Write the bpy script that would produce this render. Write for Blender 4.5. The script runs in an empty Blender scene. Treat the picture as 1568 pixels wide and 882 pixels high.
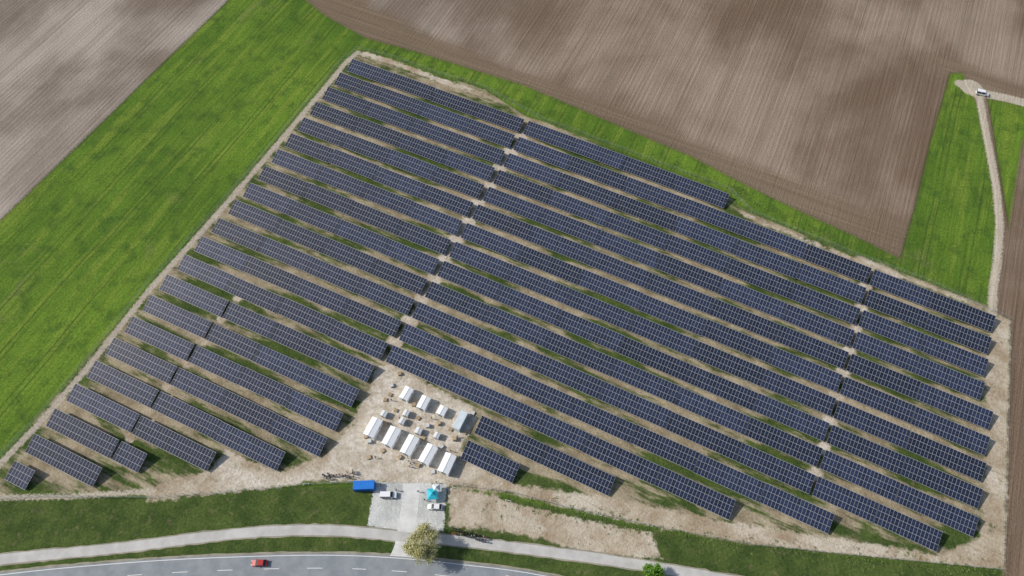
import bpy, bmesh, math, random
import numpy as np
from mathutils import Vector, Matrix
random.seed(7); np.random.seed(7)
scene=bpy.context.scene
# ------------------------------------------------------------------ survey frame
H=210.0; F=1077.0; TH=math.radians(60.55)
S,C=math.sin(TH),math.cos(TH)
def W(px,py,z=0.0):
    """surveyed point of the air photo -> metres on the level z"""
    X=px-784.0; U=441.0-py
    dy=U*S+F*C; dz=U*C-F*S
    t=(H-z)/(-dz)
    return (X*t,dy*t)
ROT=math.radians(-25.0)
eu=np.array([math.cos(ROT),math.sin(ROT)]); ev=np.array([-math.sin(ROT),math.cos(ROT)])
def UV(p): p=np.array(p); return float(p@eu),float(p@ev)
def XY(u,v): q=u*eu+v*ev; return (float(q[0]),float(q[1]))
def link(o): scene.collection.objects.link(o); return o
# ------------------------------------------------------------------ node helper
class NT:
    def __init__(s,name):
        s.m=bpy.data.materials.new(name); s.m.use_nodes=True
        s.t=s.m.node_tree; s.n=s.t.nodes; s.n.clear()
        s.out=s.n.new('ShaderNodeOutputMaterial'); s.b=s.n.new('ShaderNodeBsdfPrincipled')
        s.t.links.new(s.b.outputs[0],s.out.inputs[0])
    def put(s,sock,v):
        if isinstance(v,bpy.types.NodeSocket): s.t.links.new(v,sock)
        elif isinstance(v,(tuple,list)) and len(v)==3 and sock.type=='RGBA': sock.default_value=(*v,1)
        else: sock.default_value=v
    def math(s,op,a,b=0.0,c=0.0,clamp=False):
        n=s.n.new('ShaderNodeMath'); n.operation=op; n.use_clamp=clamp
        s.put(n.inputs[0],a); s.put(n.inputs[1],b)
        if op in('MULTIPLY_ADD','COMPARE'): s.put(n.inputs[2],c)
        return n.outputs[0]
    def attr(s,name):
        n=s.n.new('ShaderNodeAttribute'); n.attribute_name=name; return n.outputs['Fac']
    def obj(s): return s.n.new('ShaderNodeTexCoord').outputs['Object']
    def rot(s,v,a):
        n=s.n.new('ShaderNodeMapping'); s.put(n.inputs[0],v); n.inputs['Rotation'].default_value=(0,0,a); return n.outputs[0]
    def vmul(s,v,k):
        n=s.n.new('ShaderNodeVectorMath'); n.operation='MULTIPLY'; s.put(n.inputs[0],v); n.inputs[1].default_value=k; return n.outputs[0]
    def vadd(s,v,k):
        n=s.n.new('ShaderNodeVectorMath'); n.operation='ADD'; s.put(n.inputs[0],v); s.put(n.inputs[1],k); return n.outputs[0]
    def noise(s,v,scale,detail=4,rough=.55,dist=0.0):
        n=s.n.new('ShaderNodeTexNoise'); s.put(n.inputs['Vector'],v); n.inputs['Scale'].default_value=scale
        n.inputs['Detail'].default_value=detail; n.inputs['Roughness'].default_value=rough; n.inputs['Distortion'].default_value=dist
        return n.outputs['Fac']
    def ramp(s,x,a,b,lo=0.0,hi=1.0,smooth=True):
        n=s.n.new('ShaderNodeMapRange'); n.interpolation_type='SMOOTHSTEP' if smooth else 'LINEAR'
        s.put(n.inputs[0],x); s.put(n.inputs[1],a); s.put(n.inputs[2],b); s.put(n.inputs[3],lo); s.put(n.inputs[4],hi); return n.outputs[0]
    def mix(s,f,a,b,mode='MIX'):
        n=s.n.new('ShaderNodeMix'); n.data_type='RGBA'; n.blend_type=mode
        s.put(n.inputs[0],f); s.put(n.inputs[6],a); s.put(n.inputs[7],b); return n.outputs[2]
    def scale(s,c,k):
        n=s.n.new('ShaderNodeVectorMath'); n.operation='SCALE'; s.put(n.inputs[0],c); s.put(n.inputs[3],k); return n.outputs[0]
    def bump(s,h,strength,dist):
        n=s.n.new('ShaderNodeBump'); n.inputs['Strength'].default_value=strength; n.inputs['Distance'].default_value=dist
        s.put(n.inputs['Height'],h); s.t.links.new(n.outputs[0],s.b.inputs['Normal'])
def simple(name,col,rough=.7,var=.15,scale=2.0,metal=0.0,spec=.4):
    k=NT(name); v=k.obj(); n=k.noise(v,scale,5,.6)
    k.put(k.b.inputs['Base Color'],k.scale(tuple(col),k.ramp(n,.25,.75,1-var,1+var,False)))
    k.b.inputs['Roughness'].default_value=rough; k.b.inputs['Metallic'].default_value=metal
    k.b.inputs['Specular IOR Level'].default_value=spec
    return k.m
# ------------------------------------------------------------------ ground data
nodes1=[(797,210),(782,233),(766,257),(750,282),(733,310),(716,338),(698,367),(682,397),(664,427),(645,458),(627,492),(605,523)]
nodes2=[(1325,440),(1318,472),(1310,503),(1300,537),(1290,572),(1281,607),(1270,645),(1260,685),(1248,725)]
nodes0=[(365,457),(340,488),(313,521),(287,555),(258,592),(228,630),(199,671)]
PG=[(-900,1217),(0,338),(350,0),(545,-190),(640,-190),(520,-60),(468,0),(500,25),(560,58),(640,80),(720,105),(800,130),(860,155),(930,185),(1000,215),(1060,240),(1120,272),(1180,302),(1250,335),(1310,362),(1378,396),(1400,320),(1425,215),(1455,112),(1475,112),(1480,130),(1500,165),(1512,230),(1524,290),(1527,370),(1520,440),(1516,475),(1545,490),(1535,882),(1525,1250)]
PG2=[(1512,150),(1620,172),(1585,190),(1566,215),(1552,300),(1545,350),(1535,290),(1522,210)]
PF=[(530,92),(550,78),(600,90),(660,112),(740,135),(805,178),(830,185),(1115,295),(1130,315),(1160,330),(1310,392),(1420,432),(1520,472),(1545,490),(1536,872),(1300,850),(1150,835),(1000,808),(860,778),(780,757),(690,745),(560,738),(470,740),(230,757),(60,757),(-40,762),(0,705)]
PD=[(575,562),(600,558),(722,622),(730,640),(705,690),(790,742),(935,762),(1120,800),(1270,822),(1440,850),(1500,822),(1506,760),(1512,640),(1508,560),(1520,478),(1547,490),(1538,875),(1300,852),(1150,836),(1000,808),(860,776),(780,755),(690,745),(560,737),(470,735),(450,744),(350,754),(228,768),(215,752),(325,718),(345,690),(432,722),(500,695),(530,660),(552,620),(570,590)]
PD2=[(686,744),(780,764),(900,796),(1000,816),(1012,855),(905,848),(830,826),(760,812),(688,806)]
PY=[(575,562),(722,622),(730,640),(705,700),(690,745),(480,738),(500,700),(545,650),(570,600)]
PY2=[(330,700),(400,730),(500,720),(480,745),(330,755)]
PGR=[(574,738),(684,741),(679,815),(641,812),(645,830),(603,830),(606,812),(563,806)]
PHD=[(440,0),(500,45),(560,70),(640,100),(900,200),(1120,300),(1378,410),(1392,345),(1120,238),(900,148),(700,70),(570,10),(530,-80),(500,-80)]
PV=[(-900,830),(0,752),(230,757),(470,742),(690,745),(860,778),(1000,808),(1300,850),(1536,872),(1525,1250),(-900,1250)]
PHD2=[(1428,84),(1600,140),(1600,170),(1470,118),(1440,112)]
LT1=([(548,80),(530,95),(440,203),(340,320),(230,442),(130,568),(60,648),(0,710),(-80,790)],1.1)
LT2=([(-80,765),(0,762),(110,760),(235,752)],.8)
LT3=([(1478,132),(1500,150),(1506,185),(1516,235),(1526,290),(1531,345),(1527,400),(1521,440),(1519,480)],1.5)
LT4=([(1470,128),(1500,142),(1540,150),(1640,176)],2.2)
LT5=([(555,82),(600,95),(660,118),(700,132),(735,143)],1.3)
LT6=([(1315,398),(1345,408),(1370,420)],1.6)
LT7=([(1135,325),(1160,338),(1310,398),(1420,438),(1520,478)],.7)
LG1=([(770,762),(860,782),(1000,812),(1150,838),(1300,854),(1530,876)],.9)
def axis(lo,hi,step,far):
    a=list(np.arange(lo,hi+.01,step)); s=step; x=hi
    while x<far: s*=1.35; x+=s; a.append(x)
    s=step; x=lo
    while x>-far: s*=1.35; x-=s; a.insert(0,x)
    return np.array(a)
xs=axis(-300,300,1.0,4500); ys=axis(-40,360,1.0,4500)
GX,GY=np.meshgrid(xs,ys); P=np.stack([GX.ravel(),GY.ravel()],1)
def segd(P,a,b):
    a=np.array(a);b=np.array(b);ab=b-a
    t=np.clip(((P-a)@ab)/(ab@ab+1e-9),0,1)
    d=P-(a+t[:,None]*ab); return np.sqrt((d*d).sum(1))
def sd_poly(pts):
    w=[W(*p) for p in pts]; d=np.full(len(P),1e9); ins=np.zeros(len(P),bool)
    for i in range(len(w)):
        a=w[i];b=w[(i+1)%len(w)]; d=np.minimum(d,segd(P,a,b))
        c=((a[1]>P[:,1])!=(b[1]>P[:,1])); 
        xi=(b[0]-a[0])*(P[:,1]-a[1])/((b[1]-a[1]) if abs(b[1]-a[1])>1e-9 else 1e-9)+a[0]
        ins^=(c&(P[:,0]<xi))
    return np.where(ins,d,-d)
def sd_line(l):
    pts,hw=l; w=[W(*p) for p in pts]; d=np.full(len(P),1e9)
    for i in range(len(w)-1): d=np.minimum(d,segd(P,w[i],w[i+1]))
    return hw-d
def sd_disc(p,r): 
    w=np.array(W(*p)); return r-np.sqrt(((P-w)**2).sum(1))
A={}
A['sd_grass']=np.maximum(sd_poly(PG),sd_poly(PG2))
A['sd_farm']=sd_poly(PF)
d=np.maximum(sd_poly(PD),sd_poly(PD2))
for l in (LT6,LT5,LT7): d=np.maximum(d,sd_line(l))
for p in nodes1: d=np.maximum(d,sd_disc(p,2.9))
for p in nodes2: d=np.maximum(d,sd_disc(p,2.3))
for p in nodes0: d=np.maximum(d,sd_disc(p,1.8))
d=np.maximum(d,sd_line((nodes1,1.0)))
d=np.minimum(d,-2.2*sd_line(LG1))
A['sd_dirt']=d
y_=np.maximum(sd_poly(PY),sd_poly(PY2))
for p in nodes1+nodes2: y_=np.maximum(y_,sd_disc(p,1.6))
A['sd_yard']=y_
A['sd_track']=np.maximum.reduce([sd_line(l) for l in (LT1,LT2,LT3,LT4)]+[sd_disc((1487,134),4.5)])
A['sd_gravel']=sd_poly(PGR)
A['sd_head']=np.maximum(sd_poly(PHD),sd_poly(PHD2))
A['sd_verge']=sd_poly(PV)
me=bpy.data.meshes.new('ground')
nx,ny=len(xs),len(ys)
co=np.zeros((len(P),3),np.float32); co[:,:2]=P
idx=np.arange(nx*ny).reshape(ny,nx)
q=np.stack([idx[:-1,:-1],idx[:-1,1:],idx[1:,1:],idx[1:,:-1]],-1).reshape(-1,4)
me.vertices.add(len(P)); me.vertices.foreach_set('co',co.ravel())
me.loops.add(q.size); me.loops.foreach_set('vertex_index',q.ravel().astype(np.int32))
me.polygons.add(len(q)); me.polygons.foreach_set('loop_start',(np.arange(len(q))*4).astype(np.int32))
me.polygons.foreach_set('loop_total',np.full(len(q),4,np.int32))
me.update(calc_edges=True)
for k,v in A.items():
    a=me.attributes.new(k,'FLOAT','POINT'); a.data.foreach_set('value',v.astype(np.float32))
ground=link(bpy.data.objects.new('ground',me))
# ------------------------------------------------------------------ ground material
g=NT('ground_mat'); o=g.obj(); r=g.rot(o,-ROT)
fine=g.noise(o,1.3,6,.65); mid=g.noise(o,.16,4,.6); big=g.noise(o,.018,4,.5); vfine=g.noise(o,4.5,3,.7)
sepx=g.n.new('ShaderNodeSeparateXYZ'); g.put(sepx.inputs[0],r)
def wave(coord,period,off=0.0):
    return g.math('SINE',g.math('MULTIPLY_ADD',coord,6.2832/period,off))
wob=g.math('MULTIPLY',g.noise(o,.03,3),9.0)
def tram(period,half,w,warp):
    x=g.math('MULTIPLY',g.math('ADD',sepx.outputs[0],warp),1/period)
    t=g.math('ABSOLUTE',g.math('SUBTRACT',g.math('ABSOLUTE',g.math('SUBTRACT',g.math('FRACT',x),.5)),half/period))
    return g.ramp(t,w/period*.4,w/period,1,0)
# soil
sv=g.noise(g.vmul(r,(1.3,.025,1)),1.0,4,.7)
sv2=g.noise(g.vmul(r,(.16,.008,1)),1.0,3,.5)
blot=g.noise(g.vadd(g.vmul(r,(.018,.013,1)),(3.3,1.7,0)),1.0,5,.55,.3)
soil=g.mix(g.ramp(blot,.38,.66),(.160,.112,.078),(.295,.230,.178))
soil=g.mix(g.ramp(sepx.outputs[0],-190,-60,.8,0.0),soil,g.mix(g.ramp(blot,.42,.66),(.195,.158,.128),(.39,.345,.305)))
soil=g.mix(g.ramp(sepx.outputs[0],105,125,0.0,.6),soil,(.27,.195,.135))
furrow=g.math('MULTIPLY_ADD',wave(g.math('ADD',sepx.outputs[0],g.math('MULTIPLY',sv2,.8)),1.75),.085,1.0)
soil=g.mix(g.math('MULTIPLY',tram(21.0,1.0,.45,g.math('MULTIPLY',sv2,1.5)),.4),soil,(.13,.095,.07))
soil=g.scale(soil,g.math('MULTIPLY',furrow,g.math('MULTIPLY',g.math('MULTIPLY',g.ramp(sv,.3,.7,.87,1.13,False),g.ramp(sv2,.3,.7,.93,1.07,False)),g.ramp(fine,.25,.75,.82,1.18,False))))
hs=g.noise(g.vmul(r,(.016,1.0,1)),1.0,4,.6)
head=g.scale(g.mix(big,(.158,.115,.076),(.22,.167,.12)),g.math('MULTIPLY',g.ramp(hs,.3,.7,.78,1.2,False),g.ramp(fine,.25,.75,.84,1.16,False)))
mh=g.ramp(g.math('ADD',g.attr('sd_head'),g.math('MULTIPLY_ADD',mid,6,-3)),-3.5,3.5)
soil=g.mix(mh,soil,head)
# grass
gs=g.noise(g.vmul(r,(.30,.022,1)),1.0,5,.6)
gs2=g.noise(g.vmul(r,(1.4,.05,1)),1.0,3,.6)
grass=g.mix(g.ramp(big,.35,.65),(.072,.138,.019),(.125,.212,.026))
grass=g.mix(g.ramp(gs,.46,.66,0,.65),grass,(.178,.240,.036))
grass=g.mix(g.ramp(mid,.46,.70,0,.65),grass,(.048,.095,.020))
grass=g.mix(g.ramp(g.noise(o,.05,5,.7,.6),.58,.74,0,.55),grass,(.170,.185,.065))
rut=g.math('MULTIPLY',tram(14.0,1.0,.4,g.math('MULTIPLY',wob,.25)),g.ramp(gs,.35,.6,.1,.65))
grass=g.mix(rut,grass,(.046,.078,.020))
grass=g.scale(grass,g.math('MULTIPLY',g.ramp(fine,.25,.75,.55,1.42,False),g.math('MULTIPLY',g.ramp(gs2,.3,.7,.82,1.18,False),g.ramp(vfine,.3,.7,.76,1.24,False))))
vg=g.mix(g.ramp(mid,.35,.65),(.046,.076,.020),(.082,.116,.030))
vg=g.mix(g.ramp(g.noise(o,.35,5,.7),.54,.72,0,.65),vg,(.18,.155,.088))
vg=g.scale(vg,g.math('MULTIPLY',g.ramp(fine,.25,.75,.55,1.42,False),g.ramp(vfine,.3,.7,.75,1.24,False)))
mver=g.ramp(g.math('MAXIMUM',g.attr('sd_verge'),g.attr('sd_farm')),-1.5,1.5)
grass=g.mix(mver,grass,vg)
mg=g.ramp(g.math('ADD',g.attr('sd_grass'),g.math('MULTIPLY_ADD',fine,2.2,-1.1)),-.35,.35)
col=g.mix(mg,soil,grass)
rim=g.math('MULTIPLY',g.ramp(g.math('ABSOLUTE',g.attr('sd_grass')),0,1.8,.65,0.0),g.ramp(fine,.4,.6))
col=g.mix(rim,col,(.070,.075,.03))
# dirt
dcol=g.mix(g.ramp(mid,.3,.7),(.33,.255,.17),(.49,.42,.32))
dcol=g.mix(g.ramp(g.noise(o,.07,5,.65,.5),.45,.65,0,.75),dcol,(.60,.54,.45))
dcol=g.mix(g.ramp(g.noise(g.vmul(r,(.06,.9,1)),1.0,4,.6),.52,.74,0,.55),dcol,(.25,.195,.13))
myd=g.ramp(g.math('ADD',g.attr('sd_yard'),g.math('MULTIPLY_ADD',mid,8,-4)),-2.5,2.5)
dcol=g.mix(g.math('MULTIPLY',myd,.75),dcol,g.mix(g.ramp(g.noise(o,.3,6,.75,.5),.4,.62),(.47,.41,.33),(.70,.65,.57)))
dcol=g.scale(dcol,g.math('MULTIPLY',g.ramp(fine,.25,.75,.72,1.22,False),g.ramp(vfine,.3,.7,.84,1.16,False)))
inn=g.noise(g.vmul(r,(.032,.17,1)),1.0,6,.66)
mi=g.math('MULTIPLY',g.ramp(inn,.44,.55),g.ramp(g.attr('sd_farm'),-.3,.6))
dint=g.scale(g.mix(g.ramp(mid,.3,.7),(.26,.205,.135),(.45,.375,.27)),g.ramp(fine,.25,.75,.70,1.28,False))
col=g.mix(g.math('MULTIPLY',mi,.88),col,dint)
rag=g.math('MULTIPLY_ADD',g.noise(o,.4,6,.7),5.0,-2.5)
md=g.ramp(g.math('ADD',g.attr('sd_dirt'),rag),-.5,.6)
tuft=g.math('MAXIMUM',g.ramp(g.noise(o,.22,6,.7),.57,.66,1.0,.25),myd)
col=g.mix(g.math('MULTIPLY',md,tuft),col,dcol)
mt=g.ramp(g.math('ADD',g.attr('sd_track'),g.math('MULTIPLY_ADD',fine,2.2,-1.1)),-.4,.5)
col=g.mix(mt,col,g.scale(g.mix(mid,(.38,.325,.25),(.56,.50,.41)),g.ramp(fine,.25,.75,.72,1.18,False)))
mgr=g.ramp(g.math('ADD',g.attr('sd_gravel'),g.math('MULTIPLY_ADD',fine,2.4,-1.2)),-.3,.3)
gcol=g.scale(g.mix(g.ramp(mid,.3,.7),(.45,.46,.44),(.62,.62,.60)),g.ramp(fine,.25,.75,.78,1.14,False))
col=g.mix(mgr,col,gcol)
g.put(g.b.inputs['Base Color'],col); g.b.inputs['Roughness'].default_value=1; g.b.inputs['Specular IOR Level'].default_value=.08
hh=g.math('ADD',fine,g.math('MULTIPLY',g.math('SUBTRACT',1.0,mg),g.math('MULTIPLY',sv,1.2)))
g.bump(hh,.7,.4)
me.materials.append(g.m)
# ------------------------------------------------------------------ mesh builder
class MB:
    def __init__(s): s.v=[];s.f=[];s.m=[];s.uv=[];s.tone=[]
    def face(s,pts,mat=0,uv=None,tone=0.5):
        i=len(s.v); s.v+= [tuple(p) for p in pts]; s.f.append(tuple(range(i,i+len(pts)))); s.m.append(mat)
        s.uv.append(uv or [(0,0)]*len(pts)); s.tone.append(tone)
    def box(s,c,ax,ay,az,mat=0):
        c=Vector(c);ax=Vector(ax)*.5;ay=Vector(ay)*.5;az=Vector(az)*.5
        p=lambda i,j,k:c+ax*i+ay*j+az*k
        for q in (((-1,-1,-1),(-1,1,-1),(1,1,-1),(1,-1,-1)),((-1,-1,1),(1,-1,1),(1,1,1),(-1,1,1)),((-1,-1,-1),(1,-1,-1),(1,-1,1),(-1,-1,1)),((1,1,-1),(-1,1,-1),(-1,1,1),(1,1,1)),((1,-1,-1),(1,1,-1),(1,1,1),(1,-1,1)),((-1,1,-1),(-1,-1,-1),(-1,-1,1),(-1,1,1))):
            s.face([p(*t) for t in q],mat)
    def tube(s,a,b,r0,r1,n=7,mat=0):
        a=Vector(a);b=Vector(b);d=(b-a).normalized(); x=d.orthogonal().normalized(); y=d.cross(x)
        A=[a+(x*math.cos(6.2832*i/n)+y*math.sin(6.2832*i/n))*r0 for i in range(n)]
        B=[b+(x*math.cos(6.2832*i/n)+y*math.sin(6.2832*i/n))*r1 for i in range(n)]
        for i in range(n): s.face([A[i],A[(i+1)%n],B[(i+1)%n],B[i]],mat)
        s.face(B,mat); s.face(A[::-1],mat)
    def obj(s,name,mats,parent=None,loc=None,rz=0):
        m=bpy.data.meshes.new(name); m.from_pydata(s.v,[],s.f)
        for k in mats: m.materials.append(k)
        m.polygons.foreach_set('material_index',s.m)
        ul=m.uv_layers.new(name='UVMap'); ul.data.foreach_set('uv',[c for f in s.uv for p in f for c in p])
        a=m.attributes.new('tone','FLOAT','FACE'); a.data.foreach_set('value',s.tone)
        m.update()
        ob=link(bpy.data.objects.new(name,m))
        if parent: ob.parent=parent
        if loc: ob.location=loc
        ob.rotation_euler[2]=rz
        return ob
def empty(name,loc,rz=0):
    e=link(bpy.data.objects.new(name,None)); e.location=loc; e.rotation_euler[2]=rz; e.empty_display_size=.5; return e
# ------------------------------------------------------------------ solar material
k=NT('solar_glass'); uvn=k.n.new('ShaderNodeUVMap'); uvn.uv_map='UVMap'
sp=k.n.new('ShaderNodeSeparateXYZ'); k.put(sp.inputs[0],uvn.outputs[0])
def edge(x,w): # 1 near integer
    f=k.math('FRACT',x); a=k.math('ABSOLUTE',k.math('SUBTRACT',f,.5)); return k.math('GREATER_THAN',a,.5-w)
lx=edge(sp.outputs[0],.034); ly=edge(sp.outputs[1],.022)
hy=edge(k.math('ADD',sp.outputs[1],.5),.010)
rim_=k.math('GREATER_THAN',k.math('ABSOLUTE',k.math('SUBTRACT',sp.outputs[1],1.5)),1.46)
frame=k.math('MAXIMUM',lx,k.math('MAXIMUM',ly,rim_))
fl=k.n.new('ShaderNodeVectorMath'); fl.operation='FLOOR'; k.put(fl.inputs[0],uvn.outputs[0])
wn=k.n.new('ShaderNodeTexWhiteNoise'); tone=k.attr('tone')
cb=k.n.new('ShaderNodeCombineXYZ'); k.put(cb.inputs[2],k.math('MULTIPLY',tone,97.0))
k.put(wn.inputs['Vector'],k.vadd(fl.outputs[0],cb.outputs[0]))
ccol=k.mix(tone,(.009,.014,.032),(.018,.027,.062))
ccol=k.scale(ccol,k.ramp(wn.outputs[0],0,1,.72,1.28,False))
c6=edge(k.math('MULTIPLY',sp.outputs[0],6.0),.04); c12=edge(k.math('MULTIPLY',sp.outputs[1],12.0),.04)
ccol=k.mix(k.math('MULTIPLY',k.math('MAXIMUM',c6,c12),.25),ccol,(.10,.11,.14))
ccol=k.mix(hy,ccol,(.15,.16,.18))
ccol=k.mix(frame,ccol,(.34,.35,.37))
k.put(k.b.inputs['Base Color'],ccol)
k.put(k.b.inputs['Roughness'],k.math('MULTIPLY_ADD',frame,.35,.15))
k.b.inputs['Specular IOR Level'].default_value=.5
M_glass=k.m
M_under=simple('panel_backsheet',(.22,.22,.23),.6)
M_steel=simple('galvanised_steel',(.42,.43,.44),.45,metal=.6)
# ------------------------------------------------------------------ rows
L={1:(536,97),2:(517,118),3:(498,141),4:(479,165),5:(459,190),6:(439,215),7:(419,240),8:(398,266),9:(376,291),10:(354,317),11:(329,344),12:(304,371),13:(278,399),14:(251,429),15:(225,462),16:(197,496),17:(167,529),18:(138,565),19:(107,601),20:(76,640),21:(45,678),22:(12,722)}
R={1:(1112,311),2:(1522,494),3:(1516,528),4:(1510,565),5:(1505,600),6:(1518,643),7:(1513,682),8:(1507,724),9:(1502,764),10:(1495,808),11:(1439,831),12:(1273,804),13:(1121,784),14:(569,571),15:(547,606),16:(521,645),17:(495,685),18:(432,705),19:(326,705),20:(221,706),21:(149,732),22:(46,736)}
extra=[(14,731,651,937,746),(15,710,689,791,725)]
ZM=1.7
rowsd=[];pts=[]
for kk in L:
    l=UV(W(*L[kk],ZM)); rr=UV(W(*R[kk],ZM)); rowsd.append((kk,l[0],rr[0])); pts+=[(kk,*l),(kk,*rr)]
for e in extra:
    l=UV(W(e[1],e[2],ZM)); rr=UV(W(e[3],e[4],ZM)); rowsd.append((e[0],l[0],rr[0])); pts+=[(e[0],*l),(e[0],*rr)]
K=np.array([p[0] for p in pts],float)/10; Uu=np.array([p[1] for p in pts])/100; Vv=np.array([p[2] for p in pts])
def feats(k,u): return np.stack([np.ones_like(k),k,u,k*u,k*k,u*u],-1)
sol,res,_,_=np.linalg.lstsq(feats(K,Uu),Vv,rcond=None)
def vrow(kk,u): return float(feats(np.array(kk/10.0),np.array(u/100.0))@sol)
def gapfit(ns):
    q=[UV(W(*p)) for p in ns]; return np.polyfit([a[1] for a in q],[a[0] for a in q],1)
g0,g1,g2=gapfit(nodes0),gapfit(nodes1),gapfit(nodes2)
WID=5.95; TILT=math.radians(17)
def build_row(kk,u0,u1):
    mb=MB(); n=max(1,round((u1-u0)/21.0)); Lt=(u1-u0)/n
    for i in range(n):
        a=u0+i*Lt+.10; b=u0+(i+1)*Lt-.10
        jit=random.uniform(-.11,.11); tl=TILT+math.radians(random.uniform(-1.2,1.2)); tone=random.random()
        hw=WID/2*math.cos(tl); hz=WID/2*math.sin(tl)
        sh=random.uniform(-.13,.13)
        def pt(u,s,dz=0):
            x,y=XY(u,vrow(kk,u)+sh+s*hw); return Vector((x,y,ZM+jit+s*hz+dz))
        nm=max(1,round((b-a)/1.06))
        A0,B0,B1,A1=pt(a,-1),pt(b,-1),pt(b,1),pt(a,1)
        mb.face([A0,B0,B1,A1],0,[(0,0),(nm,0),(nm,3),(0,3)],tone)
        dn=Vector((0,0,-.06)); a0,b0,b1,a1=[p+dn for p in (A0,B0,B1,A1)]
        mb.face([a1,b1,b0,a0],1)
        mb.face([A0,a0,b0,B0],2);mb.face([B0,b0,b1,B1],2);mb.face([B1,b1,a1,A1],2);mb.face([A1,a1,a0,A0],2)
        du=(Vector(B0)-Vector(A0)).normalized()
        for s in (-.8,-.25,.25,.8):
            pa,pb=pt(a,s,-.12),pt(b,s,-.12); mb.box((pa+pb)/2,pb-pa,Vector((-du.y,du.x,0))*.07,(0,0,.10),2)
        m=max(2,int((b-a)/4.2)+1)
        for j in range(m):
            u=a+.6+(b-a-1.2)*j/(m-1)
            for s in (-.55,.55):
                p=pt(u,s,-.24); mb.box((p.x,p.y,p.z/2-.1),(.12,0,0),(0,.12,0),(0,0,p.z+.2),2)
            p0,p1=pt(u,-.95,-.22),pt(u,.95,-.22); mb.box((p0+p1)/2,p1-p0,du*.08,(0,0,.12),2)
    mb.obj('solar_panel_row',[M_glass,M_under,M_steel])
for kk,u0,u1 in sorted(rowsd):
    v=vrow(kk,(u0+u1)/2)
    cuts=[u0]
    for gp,hw,rng in ((g0,.35,range(14,21)),(g1,.85,range(1,14)),(g2,.4,range(2,12))):
        if kk in rng:
            uu=np.polyval(gp,v)
            uu=np.polyval(gp,vrow(kk,uu))
            if u0+5<uu<u1-3: cuts+=[uu-hw,uu+hw]
    cuts.append(u1)
    for i in range(0,len(cuts),2): build_row(kk,cuts[i],cuts[i+1])
# ------------------------------------------------------------------ roads
def smooth(pts,step=2.0):
    p=[np.array(W(*q)) for q in pts]; out=[]
    p=[2*p[0]-p[1]]+p+[2*p[-1]-p[-2]]
    for i in range(1,len(p)-2):
        n=max(2,int(np.linalg.norm(p[i+1]-p[i])/step))
        for j in range(n):
            t=j/n; out.append(.5*((2*p[i])+(-p[i-1]+p[i+1])*t+(2*p[i-1]-5*p[i]+4*p[i+1]-p[i+2])*t*t+(-p[i-1]+3*p[i]-3*p[i+1]+p[i+2])*t**3))
    out.append(p[-2]); return out
def offs(pl,d):
    o=[]
    for i,p in enumerate(pl):
        t=pl[min(i+1,len(pl)-1)]-pl[max(i-1,0)]; t=t/np.linalg.norm(t); o.append(p+np.array([-t[1],t[0]])*d)
    return o
def strip(mb,pl,d0,d1,z,mat=0,sel=None,jag=0.0):
    a=offs(pl,d0);b=offs(pl,d1)
    if jag:
        rj=random.Random(3); a=[p+np.array([rj.gauss(0,jag),rj.gauss(0,jag)]) for p in a]; b=[p+np.array([rj.gauss(0,jag),rj.gauss(0,jag)]) for p in b]
    for i in range(len(pl)-1):
        if sel and not sel(i): continue
        mb.face([(*a[i],z),(*a[i+1],z),(*b[i+1],z),(*b[i],z)][::(1 if d0<d1 else -1)],mat)
def asphalt(name,c0,c1):
    k=NT(name); o=k.obj(); n=k.noise(o,.25,5,.6); f=k.noise(o,6,5,.7); p=k.noise(o,.9,6,.75)
    c=k.mix(k.ramp(n,.3,.7),c0,c1); c=k.mix(k.ramp(p,.58,.72,0,.35),c,k.scale(tuple(c0),.65))
    k.put(k.b.inputs['Base Color'],k.scale(c,k.ramp(f,.3,.7,.86,1.13,False)))
    k.b.inputs['Roughness'].default_value=.85; k.bump(f,.2,.02); return k.m
M_road=asphalt('asphalt',(.20,.22,.24),(.27,.29,.31)); M_path=asphalt('pale_asphalt',(.42,.41,.385),(.53,.52,.495)); M_paint=simple('road_paint',(.78,.78,.76),.6,.1,8)
M_conc=asphalt('compacted_concrete',(.52,.52,.50),(.68,.68,.66)); M_should=asphalt('gravel_shoulder',(.22,.20,.15),(.34,.31,.24))
rd=smooth([(-700,1090),(-400,983),(-200,928),(0,900),(150,885),(300,875),(480,870),(600,874),(700,884),(820,900),(1000,940),(1200,1000),(1500,1130)])
mb=MB(); strip(mb,rd,-3.9,3.9,.02,0)
strip(mb,rd,3.35,3.5,.03,1); strip(mb,rd,-3.5,-3.35,.03,1); strip(mb,rd,-.07,.07,.03,1,lambda i:i%6<2)
strip(mb,rd,3.9,4.5,.012,2,None,.09); strip(mb,rd,-4.5,-3.9,.012,2,None,.09)
mb.obj('road',[M_road,M_paint,M_should])
pa=smooth([(-700,950),(-300,897),(0,857),(100,847),(200,837),(300,824),(400,814),(500,812),(560,816),(620,822),(700,828),(800,840),(900,853),(1000,868),(1080,882),(1250,912),(1500,965)])
mb=MB(); strip(mb,pa,-1.35,1.35,.016,0,None,.05); strip(mb,pa,-1.75,1.75,.008,1,None,.12); mb.obj('cycle_path',[M_path,M_should])
dr=smooth([(614,863),(616,850),(620,828),(624,800),(628,770),(630,740)],1.0)
mb=MB(); n=len(dr)
def wd(i):
    y=dr[i][1]-dr[0][1]; return 2.5+2.6*math.exp(-y/1.8)
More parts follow.
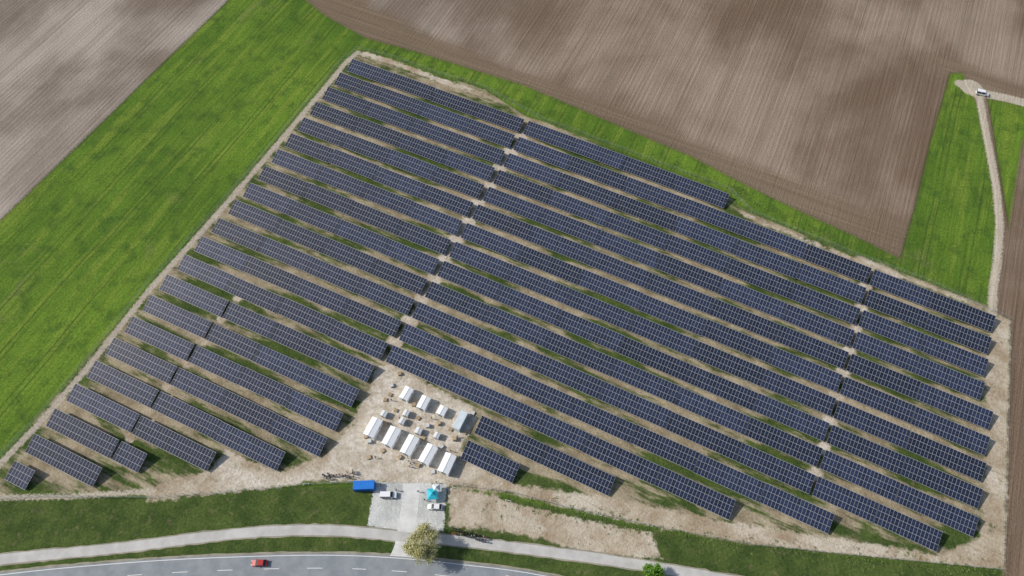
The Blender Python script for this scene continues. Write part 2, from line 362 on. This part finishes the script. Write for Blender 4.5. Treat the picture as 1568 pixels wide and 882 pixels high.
for i in range(n-1):
    t=dr[min(i+1,n-1)]-dr[i]; t/=np.linalg.norm(t); nn=np.array([-t[1],t[0]])
    p=[dr[i]-nn*wd(i),dr[i]+nn*wd(i),dr[i+1]+nn*wd(i+1),dr[i+1]-nn*wd(i+1)]
    mb.face([(*p[0],.014),(*p[3],.014),(*p[2],.014),(*p[1],.014)][::-1],0)
mb.obj('driveway',[M_conc])
# ------------------------------------------------------------------ fences
M_fence=simple('fence_wire',(.30,.33,.30),.5)
def fence(pts,closed=False):
    mb=MB()
    w=[Vector((*W(*p),0)) for p in pts]
    for a,b in zip(w[:-1],w[1:]):
        n=max(1,round((b-a).length/2.6)); d=(b-a)/n; t=d.normalized(); pn=Vector((-t.y,t.x,0))
        for i in range(n):
            p=a+d*i; mb.box(p+Vector((0,0,1.0)),t*.07,pn*.07,(0,0,2.0))
        for z in (.15,.6,1.05,1.5,1.92): mb.box((a+b)/2+Vector((0,0,z)),b-a,pn*.018,(0,0,.018))
        m=int((b-a).length/.6)
        for i in range(m): mb.box(a+(b-a)*(i+.5)/m+Vector((0,0,1.03)),t*.012,pn*.012,(0,0,1.8))
    mb.obj('wire_fence',[M_fence])
fence([(690,742),(780,753),(860,775),(1000,806),(1150,834),(1300,849),(1533,872),(1536,780),(1541,600),(1543,489),(1420,431),(1310,391),(1150,325),(1118,292),(830,183),(740,134),(660,110),(600,88),(548,76),(524,93),(434,201),(334,318),(224,438),(124,564),(54,645),(-6,706),(-60,765)])
fence([(-60,765),(60,760),(230,762),(470,742),(572,738)])
# ------------------------------------------------------------------ shelters, containers
M_tent=simple('white_sheeting',(.76,.77,.78),.6,.08,2); M_tentd=simple('doorway_dark',(.22,.24,.27),.9)
M_roofp=simple('roof_sheet_white',(.80,.81,.82),.5,.05,2)
M_tentb=simple('grey_white_panel',(.60,.62,.63),.6,.06,3)
YR=ROT
def tent(px,py,w,l,h=2.2,mat=None,da=0):
    x,y=W(px,py,1.2); e=empty('site_cabin',(x,y,0),YR+da+random.uniform(-.04,.04))
    mat=mat or M_tent; mb=MB(); hw,hl=w/2,l/2; rh=h+w*.12
    mb.face([(-hw,-hl,0),(-hw,-hl,h),(-hw,hl,h),(-hw,hl,0)]); mb.face([(hw,-hl,0),(hw,hl,0),(hw,hl,h),(hw,-hl,h)])
    for sy in(-1,1):
        f=[(-hw,sy*hl,0),(hw,sy*hl,0),(hw,sy*hl,h),(0,sy*hl,rh),(-hw,sy*hl,h)]; mb.face(f if sy<0 else f[::-1])
    for sx in(-1,1):
        for sy in(-1,1): mb.box((sx*hw,sy*hl,h/2),(.1,0,0),(0,.1,0),(0,0,h-.02))
    mb.obj('walls',[mat],e)
    mb=MB(); ov=.12; t=.06
    for sx in(-1,1):
        a=Vector((sx*(hw+ov),0,h-ov*.24+.02)); b=Vector((0,0,rh+.02)); c=(a+b)/2+Vector((0,0,t/2+.01)); mb.box(c,b-a,(0,l+.24,0),(0,0,t))
        for j in range(1,int(l/1.2)): 
            yy=-hl+j*1.2; mb.box(c+Vector((0,yy,t*.5+.02)),(b-a)*.98,(0,.05,0),(0,0,.04))
    mb.box((0,0,rh+t+.05),(.22,0,0),(0,l+.28,0),(0,0,.05))
    mb.obj('gable_roof',[M_roofp if mat is M_tent else mat],e)
    mb=MB(); mb.box((0,-hl-.03,1.0*h/2.1),(min(1.3,w*.5),0,0),(0,.05,0),(0,0,h*.9)); mb.box((hw+.03,hl*.3,h*.6),(.05,0,0),(0,.9,0),(0,0,.6))
    mb.obj('door_and_window',[M_tentd],e)
for p in [(572,656),(600,670),(628,683),(656,697),(685,711)]: tent(*p,3.3,5.7,2.4)
for p in [(623,604),(649,618)]: tent(*p,2.7,4.0,2.2)
tent(677,630,2.4,2.7,2.0)
for p in [(588,634,1.7,1.6),(622,633,1.6,1.7),(616,645,1.5,1.8),(641,660,1.8,1.7),(669,667,1.5,1.6)]: tent(*p,1.6,M_tentb)
def container(name,px,py,L_,W_,Hh,col,rz,roof=None):
    x,y=W(px,py,1.3); e=empty(name,(x,y,0),rz)
    m=simple(name+'_paint',col,.45,.08,1.5); mr=simple(name+'_roof',roof or col,.5,.12,1.0)
    mb=MB(); n=int(L_/.25)
    for sy in(-1,1):
        for i in range(n):
            x0=-L_/2+L_*i/n; dx=L_/n; yo=W_/2; yi=W_/2-.05
            for (xa,ya),(xb,yb) in (((0,yo),(.35,yo)),((.35,yo),(.5,yi)),((.5,yi),(.85,yi)),((.85,yi),(1,yo))):
                p=[(x0+xa*dx,sy*ya,.12),(x0+xb*dx,sy*yb,.12),(x0+xb*dx,sy*yb,Hh-.1),(x0+xa*dx,sy*ya,Hh-.1)]
                mb.face(p if sy<0 else p[::-1])
    for sx in(-1,1): mb.box((sx*(L_/2-.03),0,Hh/2),(.06,0,0),(0,W_-.1,0),(0,0,Hh-.2))
    mb.obj('corrugated_walls',[m],e)
    mb=MB(); mb.box((0,0,Hh-.04),(L_,0,0),(0,W_,0),(0,0,.12)); mb.box((0,0,.08),(L_,0,0),(0,W_,0),(0,0,.12))
    for i in range(int(L_/.5)): mb.box((-L_/2+.3+i*.5,0,Hh+.035),(.18,0,0),(0,W_-.3,0),(0,0,.03))
    for sx in(-1,1):
        for sy in(-1,1): mb.box((sx*(L_/2-.06),sy*(W_/2-.06),Hh/2),(.14,0,0),(0,.14,0),(0,0,Hh+.02))
    mb.obj('frame_and_roof',[mr],e)
    mb=MB()
    for sy in(-.3,.3): mb.box((L_/2+.02,sy,Hh/2),(.03,0,0),(0,.03,0),(0,0,Hh-.4)); 
    mb.obj('door_bars',[M_steel],e)
container('blue_shipping_container',558,744,6.1,2.5,2.6,(.01,.13,.50),.04,(.01,.18,.62))
container('storage_container',705,645,6.0,2.4,2.6,(.55,.60,.63),ROT+math.pi/2,(.58,.64,.68))
def gazebo(px,py,col,w=3.2,rz=.1):
    x,y=W(px,py,2.3); e=empty('pop_up_gazebo',(x,y,0),rz); m=simple('gazebo_canvas',col,.6,.08)
    mb=MB(); h=w/2; c=[(-h,-h),(h,-h),(h,h),(-h,h)]
    for i in range(4):
        a=c[i];b=c[(i+1)%4]
        am=(a[0]*.45,a[1]*.45,2.65);bm=(b[0]*.45,b[1]*.45,2.65)
        mb.face([(*a,2.2),(*b,2.2),bm,am]); mb.face([am,bm,(0,0,3.3)]); mb.face([(*a,1.95),(*b,1.95),(*b,2.2),(*a,2.2)])
    mb.obj('canopy',[m],e); mb=MB()
    for a in c: mb.tube((a[0]*.97,a[1]*.97,0),(a[0]*.97,a[1]*.97,2.2),.03,.03,6)
    mb.obj('legs',[M_steel],e)
gazebo(662,756,(.03,.42,.55)); gazebo(668,747,(.6,.66,.68),2.2)
M_wood=simple('pallet_wood',(.34,.25,.15),.9); M_card=simple('cardboard',(.42,.32,.2),.9); M_wrap=simple('plastic_wrap',(.55,.56,.56),.4)
def pallet(px,py,mat,nst=3,rz=0):
    x,y=W(px,py,.4); e=empty('pallet_stack',(x,y,0),rz); mb=MB()
    for i in range(5): mb.box((-.5+i*.25,0,.14),(.12,0,0),(0,1.2,0),(0,0,.03))
    for i in range(3): mb.box((0,-.5+i*.5,.06),(1.15,0,0),(0,.1,0),(0,0,.11))
    mb.obj('pallet',[M_wood],e); mb=MB()
    for i in range(nst):
        o_=random.uniform(-.03,.03); mb.box((o_,o_,.33+i*.33),(1.1,0,0),(0,1.1,0),(0,0,.3))
    mb.obj('load',[mat],e)
for p in [(590,612),(597,604),(606,628),(634,620),(640,640),(655,652),(672,648),(690,657),(696,672),(712,662),(560,668),(566,676),(586,690),(612,700),(640,712),(663,722),(590,648),(648,671),(676,684),(700,700),(724,632),(565,700),(600,590),(612,572)]:
    pallet(*p,random.choice([M_wood,M_card,M_wrap]),random.choice([1,1,2,3]),random.uniform(0,3))
def barrier(a,b):
    w=[Vector((*W(*p),0)) for p in (a,b)]; d=(w[1]-w[0]); n=max(1,int(d.length/2.4)); t=d.normalized(); pn=Vector((-t.y,t.x,0))
    for i in range(n):
        if random.random()<.35: continue
        c=w[0]+d*(i+.5)/n; mb=MB(); q=pn*random.uniform(-.2,.2)
        mb.box(c+q+Vector((0,0,.75)),t*1.8,pn*.06,(0,0,.45))
        for s in(-.75,.75): mb.box(c+q+t*s+Vector((0,0,.5)),t*.06,pn*.05,(0,0,1.0)); mb.box(c+q+t*s+Vector((0,0,.04)),t*.1,pn*.6,(0,0,.07))
        mb.obj('site_barrier',[M_tent])
barrier((462,743),(545,737)); barrier((690,747),(785,768))
# ------------------------------------------------------------------ cars
M_win=simple('car_glass',(.02,.025,.03),.08,.05,spec=.8); M_tyre=simple('tyre',(.02,.02,.02),.9); M_lamp=simple('headlamp',(.8,.8,.78),.2); M_tail=simple('tail_lamp',(.5,.02,.02),.3); M_dark=simple('black_plastic',(.03,.03,.03),.7)
def car(name,px,py,col,rz,van=False,z=0.0):
    x,y=W(px,py,.7); e=empty(name,(x,y,z),rz); m=simple(name+'_paint',col,.28,.04,1.0,spec=.6)
    Lc,Wc=(4.9,1.95) if van else (4.4,1.8); hl=Lc/2; hw=Wc/2
    if van: prof=[(-hl,.35),(-hl,1.1),(-hl+.05,1.15),(hl-1.1,1.15),(hl-.15,1.0),(hl,.7),(hl,.35)]
    else: prof=[(-hl,.35),(-hl+.02,.75),(-hl+.12,.95),(-hl+.5,1.0),(hl-1.25,.98),(hl-.3,.82),(hl,.6),(hl,.35)]
    bm=bmesh.new()
    vs=[bm.verts.new((a,-hw,b)) for a,b in prof]; f=bm.faces.new(vs)
    ex=bmesh.ops.extrude_face_region(bm,geom=[f]); bmesh.ops.translate(bm,vec=(0,Wc,0),verts=[v for v in ex['geom'] if isinstance(v,bmesh.types.BMVert)])
    for v in bm.verts:
        t=abs(v.co.x)/hl
        if t>.85: v.co.y*=.86
    bmesh.ops.recalc_face_normals(bm,faces=bm.faces); me=bpy.data.meshes.new('body'); bm.to_mesh(me); bm.free(); me.materials.append(m)
    b=link(bpy.data.objects.new('body',me)); b.parent=e; bv=b.modifiers.new('b','BEVEL'); bv.width=.09; bv.segments=3; bv.limit_method='ANGLE'
    zt=1.95 if van else 1.46; zb=1.13 if van else .965
    if van: xb0,xb1,xt0,xt1=-hl+.06,hl-1.15,-hl+.15,hl-1.85
    else: xb0,xb1,xt0,xt1=-hl+.25,hl-1.2,-hl+.95,hl-2.05
    wb,wt=hw*.94,hw*.74
    mb=MB(); B=[(xb0,-wb,zb),(xb1,-wb,zb),(xb1,wb,zb),(xb0,wb,zb)];T=[(xt0,-wt,zt),(xt1,-wt,zt),(xt1,wt,zt),(xt0,wt,zt)]
    for i in range(4): mb.face([B[i],B[(i+1)%4],T[(i+1)%4],T[i]])
    mb.face(T); mb.obj('windows',[M_win],e)
    mb=MB(); mb.box(((xt0+xt1)/2,0,zt+.02),(xt1-xt0+.12,0,0),(0,2*wt+.08,0),(0,0,.06))
    for sx,xa,xc in ((0,xb0,xt0),(1,xb1,xt1)):
        for sy in(-1,1): mb.tube((xa,sy*wb,zb),(xc,sy*wt,zt),.05,.05,5)
    xm0,xm1=(xb0+xb1)/2,(xt0+xt1)/2
    for sy in(-1,1): mb.tube((xm0,sy*wb,zb),(xm1,sy*wt,zt),.045,.045,5)
    r=mb.obj('roof_and_pillars',[m],e)
    for sx in(-1,1):
        for sy in(-1,1):
            mb=MB(); mb.tube((sx*hl*.62,sy*(hw-.2),.33),(sx*hl*.62,sy*(hw+.01),.33),.33,.33,16); mb.tube((sx*hl*.62,sy*(hw+.011),.33),(sx*hl*.62,sy*(hw+.02),.33),.19,.17,12,1)
            mb.obj('wheel',[M_tyre,M_steel],e)
    for sy in(-1,1):
        mb=MB(); mb.box((hl-.1,sy*hw*.62,.68),(.2,0,0),(0,.35,0),(0,0,.15)); mb.obj('headlight',[M_lamp],e)
        mb=MB(); mb.box((-hl+.04,sy*hw*.66,.8),(.1,0,0),(0,.28,0),(0,0,.16)); mb.obj('taillight',[M_tail],e)
        mb=MB(); mb.box((xb1-.25,sy*(hw+.08),1.02),(.14,0,0),(0,.18,0),(0,0,.12)); mb.obj('mirror',[m],e)
    mb=MB(); mb.box((hl-.02,0,.42),(.08,0,0),(0,Wc*.7,0),(0,0,.16)); mb.box((-hl+.02,0,.42),(.08,0,0),(0,Wc*.7,0),(0,0,.16)); mb.obj('bumper',[M_dark],e)
car('parked_van',595,758,(.78,.79,.8),.0,True)
car('parked_car',666,776,(.75,.76,.78),math.pi-.05)
car('red_car',397,862,(.42,.03,.025),math.pi+.0,z=.02)
car('white_car',786,888,(.78,.78,.78),-.15,z=.02)
car('parked_van',1504,143,(.78,.79,.8),-.3,True)
# ------------------------------------------------------------------ people
M_skin=simple('skin',(.45,.28,.2),.6); M_hair=simple('hair',(.05,.03,.02),.7)
cl=[simple('jacket_%d'%i,c,.8) for i,c in enumerate([(.02,.022,.03),(.35,.03,.03),(.03,.06,.16),(.5,.5,.48),(.05,.045,.04),(.02,.02,.02)])]
tr=[simple('trousers_%d'%i,c,.85) for i,c in enumerate([(.02,.025,.05),(.015,.015,.015),(.12,.10,.07)])]
def person_mesh(arm,stride):
    V=[];E=[];Rr=[]
    def v(x,y,z,r,p=None):
        V.append((x,y,z));Rr.append(r)
        if p is not None: E.append((p,len(V)-1))
        return len(V)-1
    pel=v(0,0,.95,.145); ch=v(0,.0,1.2,.15,pel); sh=v(0,0,1.42,.12,ch); nk=v(0,0,1.52,.055,sh); hd=v(0,.02,1.63,.098,nk); tp=v(0,.01,1.73,.07,hd)
    nose=v(0,.11,1.62,.02,hd)
    for s in(-1,1):
        a=v(s*.19,0,1.40,.065,sh); 
        if arm==0: b=v(s*.24,-.02,1.12,.048,a); c=v(s*.25,.06,.88,.036,b); h=v(s*.25,.09,.78,.04,c)
        elif arm==1: b=v(s*.25,.02,1.14,.048,a); c=v(s*.14,.24,1.10,.036,b); h=v(s*.06,.30,1.13,.04,c)
        else: b=v(s*.26,-.05,1.13,.048,a); c=v(s*.12,-.20,1.0,.036,b); h=v(s*.04,-.22,.97,.04,c)
        th=v(s*.1,0,.88,.09,pel); kn=v(s*.11,s*stride*.5+.02,.50,.062,th); an=v(s*.11,s*stride,.09,.042,kn); ft=v(s*.12,s*stride+.16,.04,.038,an)
    me=bpy.data.meshes.new('pm'); me.from_pydata(V,E,[]); ob=link(bpy.data.objects.new('tmp',me))
    sk=ob.modifiers.new('s','SKIN'); 
    for i,d_ in enumerate(me.skin_vertices[0].data): d_.radius=(Rr[i],Rr[i]); d_.use_root=(i==0)
    sb=ob.modifiers.new('d','SUBSURF'); sb.levels=1; sb.render_levels=1
    dg=bpy.context.evaluated_depsgraph_get(); nm=bpy.data.meshes.new_from_object(ob.evaluated_get(dg)); bpy.data.objects.remove(ob)
    return nm
pms=[person_mesh(0,.05),person_mesh(1,.02),person_mesh(2,.0),person_mesh(0,.25)]
def person(px,py,face=None):
    i=random.randrange(4); me=pms[i].copy(); me.materials.clear()
    me.materials.append(random.choice(cl)); me.materials.append(random.choice(tr)); me.materials.append(M_skin); me.materials.append(M_hair)
    for p in me.polygons:
        c=p.center
        p.material_index=1 if c.z<.92 and abs(c.x)<.21 else (3 if c.z>1.66 or (c.z>1.55 and c.y<0) else (2 if c.z>1.5 or (c.z<.86) else 0)); p.use_smooth=True
    x,y=W(px,py,.9); ob=link(bpy.data.objects.new('person',me)); ob.location=(x,y,0.02); ob.rotation_euler[2]=random.uniform(0,6.28) if face is None else face
    s=random.uniform(.95,1.06); ob.scale=(s,s,s)
for row in range(3):
    for i in range(13): person(694+i*4.1+random.uniform(-1.5,1.5),809+row*3.4+i*1.15+random.uniform(-1.5,1.5))
for i in range(26): person(500+random.uniform(-8,45),728+random.gauss(0,3.0))
for p in [(626,706),(629,710),(632,715),(624,700),(630,704),(627,714),(634,709),(668,738),(673,752),(650,765),(640,752),(607,750),(612,640),(634,672),(661,640),(690,690),(583,742),(599,612),(575,700),(655,585),(700,668)]: person(*p)
# ------------------------------------------------------------------ trees
M_bark=simple('bark',(.14,.11,.08),.9)
def leafmat(name,a,b):
    k=NT(name); t=k.attr('tone'); k.put(k.b.inputs['Base Color'],k.mix(t,a,b)); k.b.inputs['Roughness'].default_value=.7; k.b.inputs['Specular IOR Level'].default_value=.2; return k.m
def tree(name,px,py,h,cr,la,lb,n=5000,ls=.16,clear=.25):
    x,y=W(px,py,h*.55); e=empty(name,(x,y,0)); rnd=random.Random(int(px))
    tb=MB(); ends=[]
    top=Vector((0,0,h*.5)); tb.tube((0,0,-.1),top,.22*h/9,.13*h/9,8)
    def br(p,d,l,r,dep):
        q=p+d*l; tb.tube(p,q,r,r*.55,5); 
        if dep<=1: ends.append((p+q)/2)
        if dep==0: ends.append(q); return
        for i in range(rnd.choice((3,4))):
            dd=(d+Vector((rnd.gauss(0,.6),rnd.gauss(0,.6),rnd.gauss(.08,.35)))).normalized(); br(q if i else p+d*l*.7,dd,l*rnd.uniform(.6,.85),r*.55,dep-1)
    for i in range(8):
        a=i*.785+rnd.uniform(-.3,.3); z=h*rnd.uniform(clear,.5); el=rnd.uniform(.2,1.1)
        br(Vector((0,0,z)),Vector((math.cos(a)*math.cos(el),math.sin(a)*math.cos(el),math.sin(el))),cr*.42,.07*h/9,3)
    tb.obj('trunk_and_limbs',[M_bark],e)
    lm=MB(); ends=[q for q in ends if Vector((q.x,q.y)).length<cr*1.15 and q.z<h*1.05]
    tn={i:rnd.random() for i in range(len(ends))}
    for j in range(n):
        i=rnd.randrange(len(ends)); c=ends[i]+Vector((rnd.gauss(0,.32),rnd.gauss(0,.32),rnd.gauss(0,.28)))*cr/4
        a=Vector((rnd.gauss(0,1),rnd.gauss(0,1),rnd.gauss(0,1))).normalized(); b=a.orthogonal().normalized(); cc=a.cross(b); s=ls*rnd.uniform(.6,1.4)
        lm.face([c+b*s,c+cc*s*.6,c-b*s,c-cc*s*.6],0,None,min(1,max(0,tn[i]*.7+rnd.random()*.3)))
    lm.obj('crown',[leafmat(name+'_leaf',la,lb)],e)
tree('budding_tree',646,834,8.0,5.2,(.32,.31,.11),(.68,.65,.36),17000,.15)
tree('leafy_tree',1001,877,4.5,2.9,(.08,.20,.02),(.22,.42,.05),9000,.14,.15)
x,y=W(672,838,1); e=empty('information_board',(x,y,0),.1); mb=MB(); mb.box((0,0,1.4),(1.5,0,0),(0,.06,0),(0,0,1.0)); mb.obj('panel',[M_tent],e); mb=MB()
for s in(-.6,.6): mb.tube((s,.06,0),(s,.06,1.9),.04,.04,6)
mb.obj('posts',[M_steel],e)
# ------------------------------------------------------------------ weeds on the rough margins
def clumps(name,lines,count,spread,size,seed):
    rnd=random.Random(seed); mb=MB()
    for _ in range(count):
        pl=rnd.choice(lines); i=rnd.randrange(len(pl)-1); t=rnd.random()
        a=W(*pl[i]); b=W(*pl[i+1]); cx=a[0]+(b[0]-a[0])*t+rnd.gauss(0,spread); cy=a[1]+(b[1]-a[1])*t+rnd.gauss(0,spread)
        s=size*rnd.uniform(.4,1.3); tn=rnd.random()
        for j in range(14):
            an=rnd.uniform(0,6.28); rr=s*rnd.random(); px_=cx+math.cos(an)*rr; py_=cy+math.sin(an)*rr
            h=s*rnd.uniform(.2,.5); d=Vector((math.cos(an+1.57),math.sin(an+1.57),0))*s*.16; tp=Vector((px_+math.cos(an)*s*.45,py_+math.sin(an)*s*.45,h))
            base=Vector((px_,py_,0)); mb.face([base-d,base+d,tp+d*.6,tp-d*.6],0,None,min(1,tn*.7+rnd.random()*.3))
    mb.obj(name,[leafmat(name+'_leaf',(.06,.11,.02),(.17,.22,.06))])
clumps('weeds',[[(560,72),(700,118),(800,160),(1120,285),(1160,318),(1310,378),(1500,460)],[(770,762),(1000,812),(1300,856),(1530,878)]],800,1.3,.42,5)
# ------------------------------------------------------------------ light
to_sun=Vector((-.985,.17,0)).normalized(); EL=math.radians(38)
ds=Vector((to_sun.x*math.cos(EL),to_sun.y*math.cos(EL),math.sin(EL)))
sl=bpy.data.lights.new('sun','SUN'); sl.energy=3.8; sl.angle=math.radians(.6); sl.color=(1,.95,.87)
so=link(bpy.data.objects.new('sun',sl)); so.rotation_euler=ds.to_track_quat('Z','Y').to_euler(); so.location=(0,0,300)
wd_=bpy.data.worlds.new('World'); scene.world=wd_; wd_.use_nodes=True; nt=wd_.node_tree
sk=nt.nodes.new('ShaderNodeTexSky'); sk.sky_type='NISHITA'; sk.sun_disc=False; sk.sun_elevation=EL; sk.sun_rotation=math.atan2(ds.x,ds.y); sk.air_density=1.2; sk.dust_density=2.0
nt.links.new(sk.outputs[0],nt.nodes['Background'].inputs[0]); nt.nodes['Background'].inputs[1].default_value=.11
scene.view_settings.view_transform='Standard'; scene.view_settings.look='None'; scene.view_settings.exposure=0
cd=bpy.data.cameras.new('camera'); cam=link(bpy.data.objects.new('camera',cd)); cam.location=(0,0,H); cam.rotation_euler=(math.pi/2-TH,0,0)
cd.sensor_width=36; cd.lens=36*F/1568; cd.clip_end=12000; cd.clip_start=1; scene.camera=cam
